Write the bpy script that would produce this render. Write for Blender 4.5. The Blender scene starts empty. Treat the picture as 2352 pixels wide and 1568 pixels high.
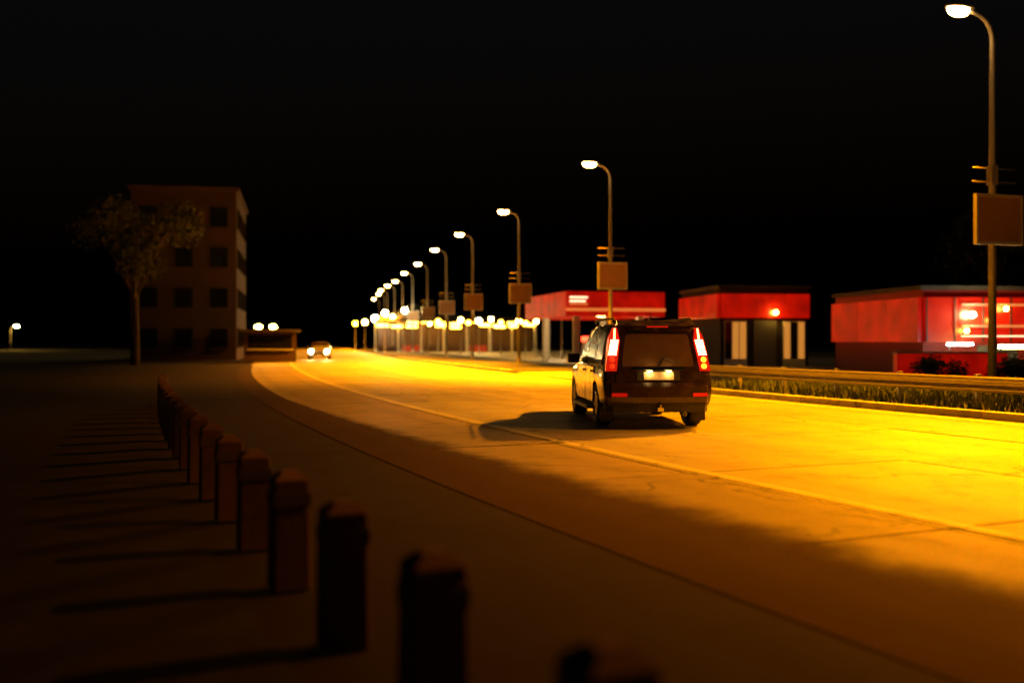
import bpy, bmesh, math, random
from mathutils import Vector, Matrix
R = math.radians
random.seed(7)
scene = bpy.context.scene
C = scene.collection

# ------------------------------------------------------------------ camera
CAM_H = 1.47
cam_d = bpy.data.cameras.new('camera')
cam = bpy.data.objects.new('camera', cam_d)
C.objects.link(cam)
cam.location = (0, 0, CAM_H)
cam.rotation_euler = (R(90), 0, 0)
cam_d.sensor_width = 36
cam_d.lens = 35
cam_d.clip_start = 0.05
cam_d.clip_end = 4000
cam_d.dof.use_dof = True
cam_d.dof.focus_distance = 15.5
cam_d.dof.aperture_fstop = 0.55
scene.camera = cam

# ------------------------------------------------------------------ world (night sky)
world = bpy.data.worlds.new('World')
scene.world = world
world.use_nodes = True
wn = world.node_tree.nodes
wl = world.node_tree.links
bg = wn['Background']
sky = wn.new('ShaderNodeTexSky')
sky.sky_type = 'NISHITA'
sky.sun_disc = False
sky.sun_elevation = R(-3)
sky.sun_rotation = R(200)
sky.air_density = 1.0
sky.dust_density = 3.0
wl.new(sky.outputs[0], bg.inputs[0])
bg.inputs[1].default_value = 0.045

scene.view_settings.view_transform = 'Standard'
scene.view_settings.look = 'None'
scene.view_settings.gamma = 1
scene.view_settings.use_curve_mapping = False
scene.view_settings.exposure = 0
scene.render.engine = 'CYCLES'
scene.cycles.use_denoising = True
scene.cycles.sample_clamp_indirect = 6
scene.cycles.max_bounces = 5
scene.cycles.caustics_reflective = False
scene.cycles.caustics_refractive = False

LAMP_COL = (1.0, 0.285, 0.0)
LAMP_STRENGTH = 90      # glow of the bowl itself
LAMP_WATT = 150000        # light thrown down on the road

# ------------------------------------------------------------------ helpers
class MB:
    def __init__(self):
        self.v = []; self.f = []
    def box(self, x0, x1, y0, y1, z0, z1):
        b = len(self.v)
        self.v += [(x0,y0,z0),(x1,y0,z0),(x1,y1,z0),(x0,y1,z0),(x0,y0,z1),(x1,y0,z1),(x1,y1,z1),(x0,y1,z1)]
        self.f += [tuple(b+i for i in q) for q in ((0,3,2,1),(4,5,6,7),(0,1,5,4),(1,2,6,5),(2,3,7,6),(3,0,4,7))]
        return self
    def tube(self, pts, rad, n=10, cap=True):
        pts = [Vector(p) for p in pts]
        if not isinstance(rad, (list, tuple)): rad = [rad]*len(pts)
        b = len(self.v)
        for i, p in enumerate(pts):
            d = (pts[min(i+1, len(pts)-1)] - pts[max(i-1, 0)]).normalized()
            up = Vector((0,0,1)) if abs(d.z) < .9 else Vector((1,0,0))
            a = d.cross(up).normalized(); c = a.cross(d).normalized()
            for k in range(n):
                t = 2*math.pi*k/n
                self.v.append(tuple(p + (a*math.cos(t) + c*math.sin(t))*rad[i]))
        for i in range(len(pts)-1):
            for k in range(n):
                self.f.append((b+i*n+k, b+i*n+(k+1)%n, b+(i+1)*n+(k+1)%n, b+(i+1)*n+k))
        if cap:
            self.f.append(tuple(b+k for k in reversed(range(n))))
            m = b+(len(pts)-1)*n
            self.f.append(tuple(m+k for k in range(n)))
        return self
    def prism(self, front, back):
        b = len(self.v); n = len(front)
        self.v += [tuple(p) for p in front] + [tuple(p) for p in back]
        self.f.append(tuple(b+i for i in range(n)))
        self.f.append(tuple(b+n+i for i in reversed(range(n))))
        for i in range(n):
            j = (i+1) % n
            self.f.append((b+j, b+i, b+n+i, b+n+j))
        return self
    def lathe(self, prof, n=16, axis='z', c=(0,0,0)):
        b = len(self.v)
        for (r, h) in prof:
            for k in range(n):
                t = 2*math.pi*k/n
                q = (r*math.cos(t), r*math.sin(t), h)
                if axis == 'x': q = (h, r*math.cos(t), r*math.sin(t))
                if axis == 'y': q = (r*math.cos(t), h, r*math.sin(t))
                self.v.append((q[0]+c[0], q[1]+c[1], q[2]+c[2]))
        for i in range(len(prof)-1):
            for k in range(n):
                self.f.append((b+i*n+k, b+i*n+(k+1)%n, b+(i+1)*n+(k+1)%n, b+(i+1)*n+k))
        return self
    def mesh(self, name, mat, smooth=False, bevel=0.0):
        me = bpy.data.meshes.new(name)
        me.from_pydata(self.v, [], self.f)
        bm = bmesh.new(); bm.from_mesh(me)
        bmesh.ops.recalc_face_normals(bm, faces=bm.faces)
        if bevel:
            bmesh.ops.bevel(bm, geom=bm.edges[:], offset=bevel, segments=2, affect='EDGES', profile=.6)
        bm.to_mesh(me); bm.free()
        if mat: me.materials.append(mat)
        if smooth:
            for p in me.polygons: p.use_smooth = True
        return me
    def build(self, name, mat, parent=None, smooth=False, bevel=0.0):
        return link(name, self.mesh(name, mat, smooth, bevel), parent)

def link(name, me, parent=None):
    o = bpy.data.objects.new(name, me)
    C.objects.link(o)
    o.parent = parent
    return o
def empty(name, loc=(0,0,0), rz=0):
    o = bpy.data.objects.new(name, None); C.objects.link(o)
    o.location = loc; o.rotation_euler = (0,0,rz)
    return o
def tag(o, label=None, cat=None, group=None, kind=None):
    if label: o['label'] = label
    if cat: o['category'] = cat
    if group: o['group'] = group
    if kind: o['kind'] = kind
    return o
KIDS = {}
def copy_tree(o, parent=None):
    c = o.copy(); C.objects.link(c); c.parent = parent
    for ch in [x for x in o.children]:
        copy_tree(ch, c)
    return c
ORD = ['first','second','third','fourth','fifth','sixth','seventh','eighth','ninth','tenth','eleventh','twelfth','thirteenth','fourteenth','fifteenth','sixteenth','seventeenth','eighteenth','nineteenth','twentieth']

def at(px, py, Y):
    """point in the place seen at display pixel (of 2352 x 1568) at distance Y"""
    return Vector(((px-1176)/2287*Y, Y, CAM_H + (784-py)/2287*Y))

# ---------- materials
def nt(name):
    m = bpy.data.materials.new(name); m.use_nodes = True
    return m, m.node_tree.nodes, m.node_tree.links, m.node_tree.nodes['Principled BSDF']
def plain(name, col, rough=.5, metal=0, spec=.5, coat=0, vary=.12, scale=6, bump=0.0, bscale=60):
    m, n, l, b = nt(name)
    b.inputs['Roughness'].default_value = rough
    b.inputs['Metallic'].default_value = metal
    b.inputs['Specular IOR Level'].default_value = spec
    b.inputs['Coat Weight'].default_value = coat
    tc = n.new('ShaderNodeTexCoord')
    no = n.new('ShaderNodeTexNoise'); no.inputs['Scale'].default_value = scale; no.inputs['Detail'].default_value = 6
    l.new(tc.outputs['Object'], no.inputs['Vector'])
    mx = n.new('ShaderNodeMix'); mx.data_type = 'RGBA'
    mx.inputs[6].default_value = tuple(c*(1-vary) for c in col)+(1,)
    mx.inputs[7].default_value = tuple(min(1, c*(1+vary)) for c in col)+(1,)
    l.new(no.outputs[0], mx.inputs[0]); l.new(mx.outputs[2], b.inputs['Base Color'])
    if bump:
        nb = n.new('ShaderNodeTexNoise'); nb.inputs['Scale'].default_value = bscale; nb.inputs['Detail'].default_value = 5
        l.new(tc.outputs['Object'], nb.inputs['Vector'])
        bu = n.new('ShaderNodeBump'); bu.inputs['Strength'].default_value = bump; bu.inputs['Distance'].default_value = .01
        l.new(nb.outputs[0], bu.inputs['Height']); l.new(bu.outputs[0], b.inputs['Normal'])
    return m
def glow(name, col, strength, base=(.1,.1,.1)):
    m, n, l, b = nt(name)
    b.inputs['Base Color'].default_value = base+(1,)
    b.inputs['Roughness'].default_value = .3
    b.inputs['Emission Color'].default_value = col+(1,)
    b.inputs['Emission Strength'].default_value = strength
    return m
def concrete(name, lo, hi, rough=.6, stain=(.05,.04,.03), stain_amt=.5, gloss=.4):
    m, n, l, b = nt(name)
    g = n.new('ShaderNodeNewGeometry')
    oi = n.new('ShaderNodeObjectInfo')
    no = n.new('ShaderNodeTexNoise'); no.inputs['Scale'].default_value = .55; no.inputs['Detail'].default_value = 8; no.inputs['Roughness'].default_value = .62
    l.new(g.outputs['Position'], no.inputs['Vector'])
    mx = n.new('ShaderNodeMix'); mx.data_type = 'RGBA'
    mx.inputs[6].default_value = lo+(1,); mx.inputs[7].default_value = hi+(1,)
    l.new(no.outputs[0], mx.inputs[0])
    # each slab a slightly different pour
    mr = n.new('ShaderNodeMapRange'); mr.inputs[3].default_value = .84; mr.inputs[4].default_value = 1.1
    l.new(oi.outputs['Random'], mr.inputs[0])
    hs = n.new('ShaderNodeHueSaturation'); l.new(mr.outputs[0], hs.inputs['Value']); l.new(mx.outputs[2], hs.inputs['Color'])
    # stains, oil and dust patches
    ns = n.new('ShaderNodeTexNoise'); ns.inputs['Scale'].default_value = 1.7; ns.inputs['Detail'].default_value = 9; ns.inputs['Roughness'].default_value = .7
    l.new(g.outputs['Position'], ns.inputs['Vector'])
    cr = n.new('ShaderNodeValToRGB'); cr.color_ramp.elements[0].position = .52; cr.color_ramp.elements[1].position = .72
    l.new(ns.outputs[0], cr.inputs[0])
    mu = n.new('ShaderNodeMath'); mu.operation = 'MULTIPLY'; mu.inputs[1].default_value = stain_amt
    l.new(cr.outputs[0], mu.inputs[0])
    m2 = n.new('ShaderNodeMix'); m2.data_type = 'RGBA'; m2.inputs[7].default_value = stain+(1,)
    l.new(mu.outputs[0], m2.inputs[0]); l.new(hs.outputs[0], m2.inputs[6])
    vo = n.new('ShaderNodeTexVoronoi'); vo.feature = 'DISTANCE_TO_EDGE'; vo.inputs['Scale'].default_value = .33
    nd = n.new('ShaderNodeTexNoise'); nd.inputs['Scale'].default_value = 1.4; nd.inputs['Detail'].default_value = 5
    l.new(g.outputs['Position'], nd.inputs['Vector'])
    va = n.new('ShaderNodeMix'); va.data_type = 'RGBA'; va.blend_type = 'ADD'; va.inputs[0].default_value = .9
    l.new(g.outputs['Position'], va.inputs[6]); l.new(nd.outputs['Color'], va.inputs[7]); l.new(va.outputs[2], vo.inputs['Vector'])
    ck = n.new('ShaderNodeMapRange'); ck.inputs[1].default_value = .003; ck.inputs[2].default_value = .011; ck.inputs[3].default_value = .75; ck.inputs[4].default_value = 0
    l.new(vo.outputs['Distance'], ck.inputs[0])
    cm = n.new('ShaderNodeMath'); cm.operation = 'MULTIPLY'; l.new(ck.outputs[0], cm.inputs[0])
    cn = n.new('ShaderNodeMapRange'); cn.inputs[1].default_value = .45; cn.inputs[2].default_value = .55; l.new(no.outputs[0], cn.inputs[0]); l.new(cn.outputs[0], cm.inputs[1])
    m3 = n.new('ShaderNodeMix'); m3.data_type = 'RGBA'; m3.inputs[7].default_value = (.02,.018,.015,1)
    l.new(cm.outputs[0], m3.inputs[0]); l.new(m2.outputs[2], m3.inputs[6])
    at_ = n.new('ShaderNodeAttribute'); at_.attribute_name = 'track'
    tk = n.new('ShaderNodeMath'); tk.operation = 'MULTIPLY'; tk.inputs[1].default_value = .38
    tn = n.new('ShaderNodeMath'); tn.operation = 'MULTIPLY'; l.new(at_.outputs['Fac'], tn.inputs[0]); l.new(no.outputs[0], tn.inputs[1]); l.new(tn.outputs[0], tk.inputs[0])
    m4 = n.new('ShaderNodeMix'); m4.data_type = 'RGBA'; m4.inputs[7].default_value = (.04,.035,.03,1)
    l.new(tk.outputs[0], m4.inputs[0]); l.new(m3.outputs[2], m4.inputs[6])
    l.new(m4.outputs[2], b.inputs['Base Color'])
    rr = n.new('ShaderNodeMapRange'); rr.inputs[3].default_value = rough-.12; rr.inputs[4].default_value = rough+.15
    l.new(ns.outputs[0], rr.inputs[0]); l.new(rr.outputs[0], b.inputs['Roughness'])
    b.inputs['Specular IOR Level'].default_value = gloss
    nb = n.new('ShaderNodeTexNoise'); nb.inputs['Scale'].default_value = 45; nb.inputs['Detail'].default_value = 6
    l.new(g.outputs['Position'], nb.inputs['Vector'])
    bu = n.new('ShaderNodeBump'); bu.inputs['Strength'].default_value = .35; bu.inputs['Distance'].default_value = .008
    l.new(nb.outputs[0], bu.inputs['Height']); l.new(bu.outputs[0], b.inputs['Normal'])
    return m

M = {}
M['slab'] = concrete('lane_concrete', (.22,.205,.185), (.36,.34,.31))
M['slab_old'] = concrete('old_lane_concrete', (.18,.145,.11), (.29,.235,.185), stain_amt=.55)
M['joint'] = plain('joint_tar', (.018,.016,.015), .7)
M['far_road'] = concrete('far_road', (.2,.19,.17), (.32,.3,.28))
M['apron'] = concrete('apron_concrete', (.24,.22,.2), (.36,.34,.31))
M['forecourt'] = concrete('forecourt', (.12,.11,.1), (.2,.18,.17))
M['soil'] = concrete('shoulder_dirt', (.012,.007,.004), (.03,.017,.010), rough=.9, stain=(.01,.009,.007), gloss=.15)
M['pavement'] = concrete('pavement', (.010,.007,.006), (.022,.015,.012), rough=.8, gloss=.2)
M['ground'] = plain('far_ground', (.018,.018,.014), .95, vary=.3, scale=.2)
M['paint'] = concrete('road_paint', (.36,.34,.31), (.58,.55,.5), stain=(.2,.18,.16), stain_amt=.95)
M['kerb'] = concrete('kerb_concrete', (.3,.28,.26), (.45,.42,.39))
M['turf'] = plain('turf_soil', (.022,.026,.012), .95, vary=.4, scale=3)
M['grass'] = plain('grass_blades', (.045,.07,.018), .7, vary=.4, scale=2)
M['leaf'] = plain('leaves', (.032,.045,.015), .75, vary=.45, scale=1.2)
M['hedge'] = plain('hedge_leaves', (.03,.055,.018), .6, vary=.4, scale=1.5)
M['bark'] = plain('bark', (.07,.05,.035), .9, bump=.6, bscale=20)
M['pole'] = plain('galvanised_pole', (.36,.35,.33), .45, .6, bump=.1)
M['lamp_shell'] = plain('lamp_housing', (.3,.3,.3), .45, .3)
M['lamp_lens'] = glow('lamp_lens', (1,.52,.13), LAMP_STRENGTH)
M['far_lens'] = glow('far_lamp_lens', (1, .55, .08), 2200)
M['globe'] = glow('globe_glass', (1, .50, .06), 260)
M['globe_amber'] = glow('globe_amber_glass', (1, .33, .01), 160)
M['globe_white'] = glow('globe_white_glass', (1, .78, .35), 420)
M['cool_tube'] = glow('cool_tube', (.65, .95, 1), 60)
M['warm_tube'] = glow('warm_tube', (1, .72, .25), 60)
M['shed_tube'] = glow('shed_tube', (1, .46, .03), 45)
M['bulb'] = glow('bulb_glass', (1, .52, .06), 120)
M['banner'] = plain('banner_face', (.30,.17,.09), .5, vary=.2)
M['banner_edge'] = plain('banner_frame', (.5,.48,.45), .4, .3)
M['rail'] = plain('rail_steel', (.5,.48,.45), .4, .7)
M['bollard'] = concrete('bollard_concrete', (.14,.075,.045), (.24,.13,.08), rough=.75, gloss=.2)
M['bollard_band'] = plain('bollard_band', (.14,.09,.02), .6, vary=.3, scale=20)
M['red_sign'] = None
M['wall_dark'] = plain('dark_render', (.03,.02,.017), .85, vary=.25, scale=1.5)
M['wall_brown'] = plain('brown_render', (.04,.018,.013), .85, vary=.25, scale=1.2)
M['wall_black'] = plain('charcoal_render', (.010,.008,.008), .9, spec=.2, vary=.25)
M['wall_red'] = plain('red_painted_wall', (.38,.03,.02), .6, vary=.2)
M['shutter'] = plain('shutter_steel', (.2,.19,.18), .5, .5)
M['dark_glass'] = plain('dark_glass', (.008,.008,.01), .06, 0, .6, vary=0)
M['lit_glass'] = glow('lit_window', (1, .36, .05), .55)
M['roof'] = plain('roof_sheet', (.06,.05,.05), .6)
M['white_metal'] = plain('white_metal', (.6,.58,.55), .4)

def red_sign_mat(name, s):
    m, n, l, b = nt(name)
    b.inputs['Base Color'].default_value = (.25,.008,.004,1); b.inputs['Roughness'].default_value = .35
    tc = n.new('ShaderNodeTexCoord'); no = n.new('ShaderNodeTexNoise'); no.inputs['Scale'].default_value = .9; no.inputs['Detail'].default_value = 2
    l.new(tc.outputs['Object'], no.inputs['Vector'])
    mr = n.new('ShaderNodeMapRange'); mr.inputs[1].default_value = .3; mr.inputs[2].default_value = .7
    mr.inputs[3].default_value = s*.45; mr.inputs[4].default_value = s*1.2
    l.new(no.outputs[0], mr.inputs[0]); l.new(mr.outputs[0], b.inputs['Emission Strength'])
    b.inputs['Emission Color'].default_value = (1,.010,.001,1)
    return m
M['red_sign'] = red_sign_mat('red_lightbox', .40)
M['red_dim'] = red_sign_mat('red_glow_dim', .28)
M['stripe'] = glow('orange_stripe_light', (1,.22,.04), .8)
M['letter'] = glow('white_letter_light', (1,.72,.4), 2.2)
M['red_lamp'] = glow('red_lamp', (1,.03,.01), 14)

# ------------------------------------------------------------------ road line (reference = the lamp row)
def Lx(t): return 12.2 - .195*(t-26) + 12.3*(math.exp(-t/30) - .4203)
def slope(t): return -.195 - .41*math.exp(-t/30)
def phi(t): return math.atan(-slope(t))
def P(t, n, z=0.0):
    a = phi(t)
    return Vector((Lx(t) + n*math.cos(a), t + n*math.sin(a), z))
KERB = -5.6; EDGE = -17.3

def strip(name, t0, t1, n0, n1, z, mat, step=2.0, nn=1, parent=None, thick=0.0):
    v, f = [], []
    k = max(1, int(math.ceil((t1-t0)/step)))
    for i in range(k+1):
        t = t0+(t1-t0)*i/k
        for j in range(nn+1):
            v.append(P(t, n0+(n1-n0)*j/nn, z))
    w = nn+1
    for i in range(k):
        for j in range(nn):
            f.append((i*w+j, i*w+j+1, (i+1)*w+j+1, (i+1)*w+j))
    me = bpy.data.meshes.new(name); me.from_pydata(v, [], f); me.materials.append(mat)
    return link(name, me, parent)

# ground to the horizon
g = MB(); g.v = [(-3000,-200,-.14),(3000,-200,-.14),(3000,3500,-.14),(-3000,3500,-.14)]; g.f = [(0,1,2,3)]
tag(g.build('ground', M['ground']), kind='structure')

road = tag(strip('road', -4, 62, KERB, EDGE, -.035, M['joint']), kind='structure')   # bed seen in the joints
cols = [KERB, -8.7, -11.85, -15.0, EDGE]
def slab_mesh(t0, t1, n0, n1, mat, dz):
    gp = .012
    v, f, tr = [], [], []
    k = 12                                   # across the slab: wheel tracks are stored per vertex
    ws = [n0-gp + (n1+gp-n0+gp)*j/k for j in range(k+1)]
    for tt in (t0+gp, (t0+t1)/2, t1-gp):
        for j, nn in enumerate(ws):
            v.append(P(tt, nn, dz)); u = abs(j/k-.5)
            tr.append(max(0, 1-abs(u-.25)/.12))
    w = k+1
    for i in range(2):
        for j in range(k): f.append((i*w+j, i*w+j+1, (i+1)*w+j+1, (i+1)*w+j))
    base = len(v)                            # skirt down into the joints
    ring = [0, k, 2*w+k, 2*w]
    for r_ in ring: v.append(v[r_]-Vector((0,0,.05))); tr.append(0)
    f += [tuple(range(0,k+1))[::-1] + (base, base+1), (base+3, base+2) + tuple(2*w+j for j in range(k, -1, -1)), (0, w, 2*w, base+3, base), (k, base+1, base+2, 2*w+k, w+k)]
    me = bpy.data.meshes.new('concrete_slab'); me.from_pydata(v, [], f); me.materials.append(mat)
    at_ = me.attributes.new('track', 'FLOAT', 'POINT'); at_.data.foreach_set('value', tr)
    return me
t = 2.0
while t < 61.9:
    for c in range(4):
        link('concrete_slab', slab_mesh(t, t+3, cols[c], cols[c+1], M['slab'] if c < 3 else M['slab_old'], random.uniform(-.004,.004)), road)
    t += 3
far_road = tag(strip('far_road', 62.02, 420, KERB, EDGE, -.002, M['far_road'], 4), kind='structure')

# painted lines
def dash(name, t0, t1, n, w, parent):
    return strip(name, t0, t1, n-w/2, n+w/2, .009, M['paint'], 1.5, 1, parent)
lines = dash('edge_line', 2, 200, KERB-.55, .16, None); tag(lines, kind='structure')
ln = dash('lane_line', 2, 200, -14.82, .17, None); tag(ln, kind='structure')
t = 4
lane = tag(dash('dashed_lane_line', t, t+3, -10.3, .13, None), kind='structure')
for k in range(1, 18):
    dash('dash', t+9*k, t+9*k+3, -10.3, .13, lane)

# near shoulder, pavement
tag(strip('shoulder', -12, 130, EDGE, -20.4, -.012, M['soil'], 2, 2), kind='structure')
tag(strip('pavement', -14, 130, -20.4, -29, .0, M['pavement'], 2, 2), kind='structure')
# fall-off of the lamplight painted as a brown sheet, thinning out towards the lanes
def shade_mat():
    m, n, l, b = nt('road_edge_shade')
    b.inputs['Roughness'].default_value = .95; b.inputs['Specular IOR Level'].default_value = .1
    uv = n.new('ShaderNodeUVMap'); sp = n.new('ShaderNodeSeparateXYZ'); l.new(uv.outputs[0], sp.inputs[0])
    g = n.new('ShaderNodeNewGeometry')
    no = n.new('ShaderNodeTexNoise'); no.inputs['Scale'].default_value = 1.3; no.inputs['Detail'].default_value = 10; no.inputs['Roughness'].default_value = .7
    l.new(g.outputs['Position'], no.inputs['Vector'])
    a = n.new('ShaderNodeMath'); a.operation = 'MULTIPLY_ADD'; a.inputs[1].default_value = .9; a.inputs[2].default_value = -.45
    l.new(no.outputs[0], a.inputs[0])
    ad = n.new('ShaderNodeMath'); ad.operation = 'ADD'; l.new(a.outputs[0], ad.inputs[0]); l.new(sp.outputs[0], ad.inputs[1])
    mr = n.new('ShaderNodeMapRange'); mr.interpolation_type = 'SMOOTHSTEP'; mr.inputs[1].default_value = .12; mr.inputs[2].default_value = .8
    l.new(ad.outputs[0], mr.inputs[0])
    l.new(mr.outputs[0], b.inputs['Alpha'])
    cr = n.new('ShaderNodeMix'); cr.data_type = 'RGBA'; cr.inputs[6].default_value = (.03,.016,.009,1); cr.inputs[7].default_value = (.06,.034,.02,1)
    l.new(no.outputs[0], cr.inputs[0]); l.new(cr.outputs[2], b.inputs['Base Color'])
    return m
def shade_edge(t):     # how far the painted darkening reaches into the road
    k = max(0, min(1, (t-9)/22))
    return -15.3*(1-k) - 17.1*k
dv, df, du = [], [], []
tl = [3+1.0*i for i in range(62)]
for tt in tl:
    n0 = shade_edge(tt)
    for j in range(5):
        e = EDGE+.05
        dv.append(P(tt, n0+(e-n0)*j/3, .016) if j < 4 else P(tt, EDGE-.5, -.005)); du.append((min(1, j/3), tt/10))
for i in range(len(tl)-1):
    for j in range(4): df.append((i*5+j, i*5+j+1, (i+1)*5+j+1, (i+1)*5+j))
me = bpy.data.meshes.new('painted_shade'); me.from_pydata(dv, [], df); me.materials.append(shade_mat())
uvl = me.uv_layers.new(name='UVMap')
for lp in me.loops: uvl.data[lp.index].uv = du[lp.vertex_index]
tag(link('painted_shade', me), 'brown darkening painted over the near edge of the concrete road where lamplight fades', 'painted_shade', kind='stuff')
# far verge (turf) left and right of the driveway, apron and forecourt
tag(strip('verge', -6, 33, KERB+.3, 9, .1, M['turf'], 2, 3), kind='structure')
tag(strip('far_verge', 48, 160, KERB+.3, 1.6, .1, M['turf'], 2, 2), kind='structure')
tag(strip('driveway', 33, 48, KERB+.3, 9, .03, M['apron'], 1.5, 3), kind='structure')
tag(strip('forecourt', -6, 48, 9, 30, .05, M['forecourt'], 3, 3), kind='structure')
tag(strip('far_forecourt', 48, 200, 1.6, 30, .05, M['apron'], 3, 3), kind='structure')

# kerb stones
def kerb(name, t0, t1):
    root = tag(strip(name, t0, t1, KERB+.02, KERB+.28, -.03, M['joint'], 1.0), kind='structure')
    t = t0
    while t < t1-.5:
        m = MB()
        a, b = t+.008, t+.992
        fr = [P(a, KERB, -.05), P(b, KERB, -.05), P(b, KERB+.3, -.05), P(a, KERB+.3, -.05)]
        bk = [P(a, KERB+.02, .14), P(b, KERB+.02, .14), P(b, KERB+.3, .14), P(a, KERB+.3, .14)]
        m.prism(fr, bk); m.build('kerb_stone', M['kerb'], root)
        t += 1
kerb('kerb', 4, 33); kerb('kerb_beyond_driveway', 48, 90)

# ------------------------------------------------------------------ street lamps
def lamp_proto(name, lens_mat, H=10.0, banner=True):
    r = empty(name)
    MB().lathe([(.0,0),(.22,0),(.22,.05),(.14,.08),(.14,.4),(.11,.5)], 14).build('base', M['pole'], r, True)
    # pole with a sweep into the arm (arm reaches to -x, over the road)
    pts = [(0,0,.4), (0,0,4), (0,0,H-.9)]; rad = [.11,.095,.07]
    for k in range(1, 6):
        a = k/5*R(86); pts.append((-.55*(1-math.cos(a)), 0, H-.9+.55*math.sin(a)*1.25)); rad.append(.065-.004*k)
    pts.append((-.85, 0, H-.13)); rad.append(.04)
    MB().tube(pts, rad, 12).build('pole', M['pole'], r, True)
    # cobra head: shell on top, dropped glowing bowl below
    h = MB(); ns = 9
    prof = [(-.55,.05,.03),(-.62,.10,.07),(-.75,.135,.10),(-.95,.16,.115),(-1.15,.165,.11),(-1.32,.14,.09),(-1.42,.08,.05),(-1.45,.02,.01)]
    b0 = 0
    for (x, w, hh) in prof:
        for k in range(ns):
            a = math.pi*k/(ns-1)
            h.v.append((x, w*math.cos(a), H-.10+hh*math.sin(a)))
    for i in range(len(prof)-1):
        for k in range(ns-1):
            h.f.append((i*ns+k, i*ns+k+1, (i+1)*ns+k+1, (i+1)*ns+k))
        h.f.append((i*ns, (i+1)*ns, (i+1)*ns+ns-1, i*ns+ns-1))
    head = h.build('lamp_head', M['lamp_shell'], r, True)
    l = MB(); nr = 12
    for (s, dz) in ((1,0),(.98,.07),(.82,.15),(.5,.2)):
        for k in range(nr):
            a = 2*math.pi*k/nr
            l.v.append((-1.05+.34*s*math.cos(a), .14*s*math.sin(a), H-.112-dz))
    for i in range(3):
        for k in range(nr):
            l.f.append((i*nr+k, (i+1)*nr+k, (i+1)*nr+(k+1)%nr, i*nr+(k+1)%nr))
    l.f.append(tuple(3*nr+k for k in range(nr)))
    l.build('lens', lens_mat, head, True)
    if H > 9:
        ld = bpy.data.lights.new('lamp_light', 'SPOT'); ld.energy = LAMP_WATT; ld.color = LAMP_COL
        ld.spot_size = R(86); ld.spot_blend = 1.0; ld.shadow_soft_size = .12
        lo = bpy.data.objects.new('lamp_light', ld); C.objects.link(lo); lo.parent = r
        lo.location = (-1.05, 0, H-.42); lo.rotation_euler = (0, R(33), 0); lo.scale = (1, 1.7, 1)
    if banner:
        MB().tube([(-.62,0,5.85),(.72,0,5.85)], .018, 8).build('bracket_rod', M['pole'], r, True)
        MB().tube([(-.62,0,5.5),(.72,0,5.5)], .018, 8).build('bracket_rod', M['pole'], r, True)
        MB().box(-.1,.1,-.1,.1,5.42,5.92).build('clamp', M['pole'], r, bevel=.01)
        pn = MB().box(-.6,.72,-.17,-.11,3.95,5.08).build('banner_panel', M['banner'], r, bevel=.006)
        fm = MB()
        fm.box(-.66,.78,-.2,-.08,5.08,5.16); fm.box(-.66,.78,-.2,-.08,3.87,3.95)
        fm.box(-.66,-.6,-.2,-.08,3.95,5.08); fm.box(.72,.78,-.2,-.08,3.95,5.08)
        fm.build('banner_frame', M['banner_edge'], pn)
        MB().box(-.05,.05,-.11,.08,4.9,5.0).build('banner_bracket', M['pole'], r); MB().box(-.05,.05,-.11,.08,4.0,4.1).build('banner_bracket', M['pole'], r)
    return r
lamp0 = lamp_proto('street_lamp', M['lamp_lens'])
lamp_px = [(2045,35),(1225,380),(1033,488),(935,540),(880,575),(842,607),(812,628),(792,647),(775,657),(760,667),(755,676),(745,687)]
GL = 'street lamps curving away along the far verge'
for i, (sx, sy) in enumerate(lamp_px):
    Y = 8.42*2287/(784-sy)
    X = (sx+110-1176)/2287*Y + 1.4
    o = lamp0 if i == 0 else copy_tree(lamp0)
    o.location = (X, Y, .08); o.rotation_euler = (0,0,phi(Y)*.8)
    if i == 0: lab = 'tallest and nearest street lamp, its glowing head in the upper right corner'
    elif i == 1: lab = 'tall steel street lamp with banner panel, second from the right in the curving row'
    else: lab = 'steel street lamp with sodium head, %s from the right in the curving row' % ORD[i]
    tag(o, lab, 'street lamp', GL)
    for ch in o.children:
        if ch.type == 'LIGHT' and i < 3:      # the nearest lamps are turned down to balance the light on the road
            ch.data = ch.data.copy(); ch.data.energy = LAMP_WATT*(.36, .9, 1.0)[i]
            if i == 0: ch.rotation_euler = (0, R(29), 0)
# the row goes on past the right edge of the picture; this one lights the near lanes
o = copy_tree(lamp0); o.location = (14.4, 12.4, .08); o.rotation_euler = (0,0,phi(10))
for ch in o.children:
    if ch.type == 'LIGHT':
        ch.data = ch.data.copy(); ch.data.energy = LAMP_WATT*.33; ch.rotation_euler = (0, R(23), 0); ch.scale = (1, 1.15, 1)
tag(o, 'street lamp standing before the nearest one, beyond the edge of the picture', 'street lamp', GL)

# lone lamp far on the other side of the road
lone = lamp_proto('street_lamp', M['far_lens'], 7.0, False)
p = at(24, 748, 190); lone.location = (p.x, 190, p.z-6.9); lone.rotation_euler = (0,0,R(190))
tag(lone, 'lone distant street lamp at the far left edge above the dark pavement', 'street lamp')

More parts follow.
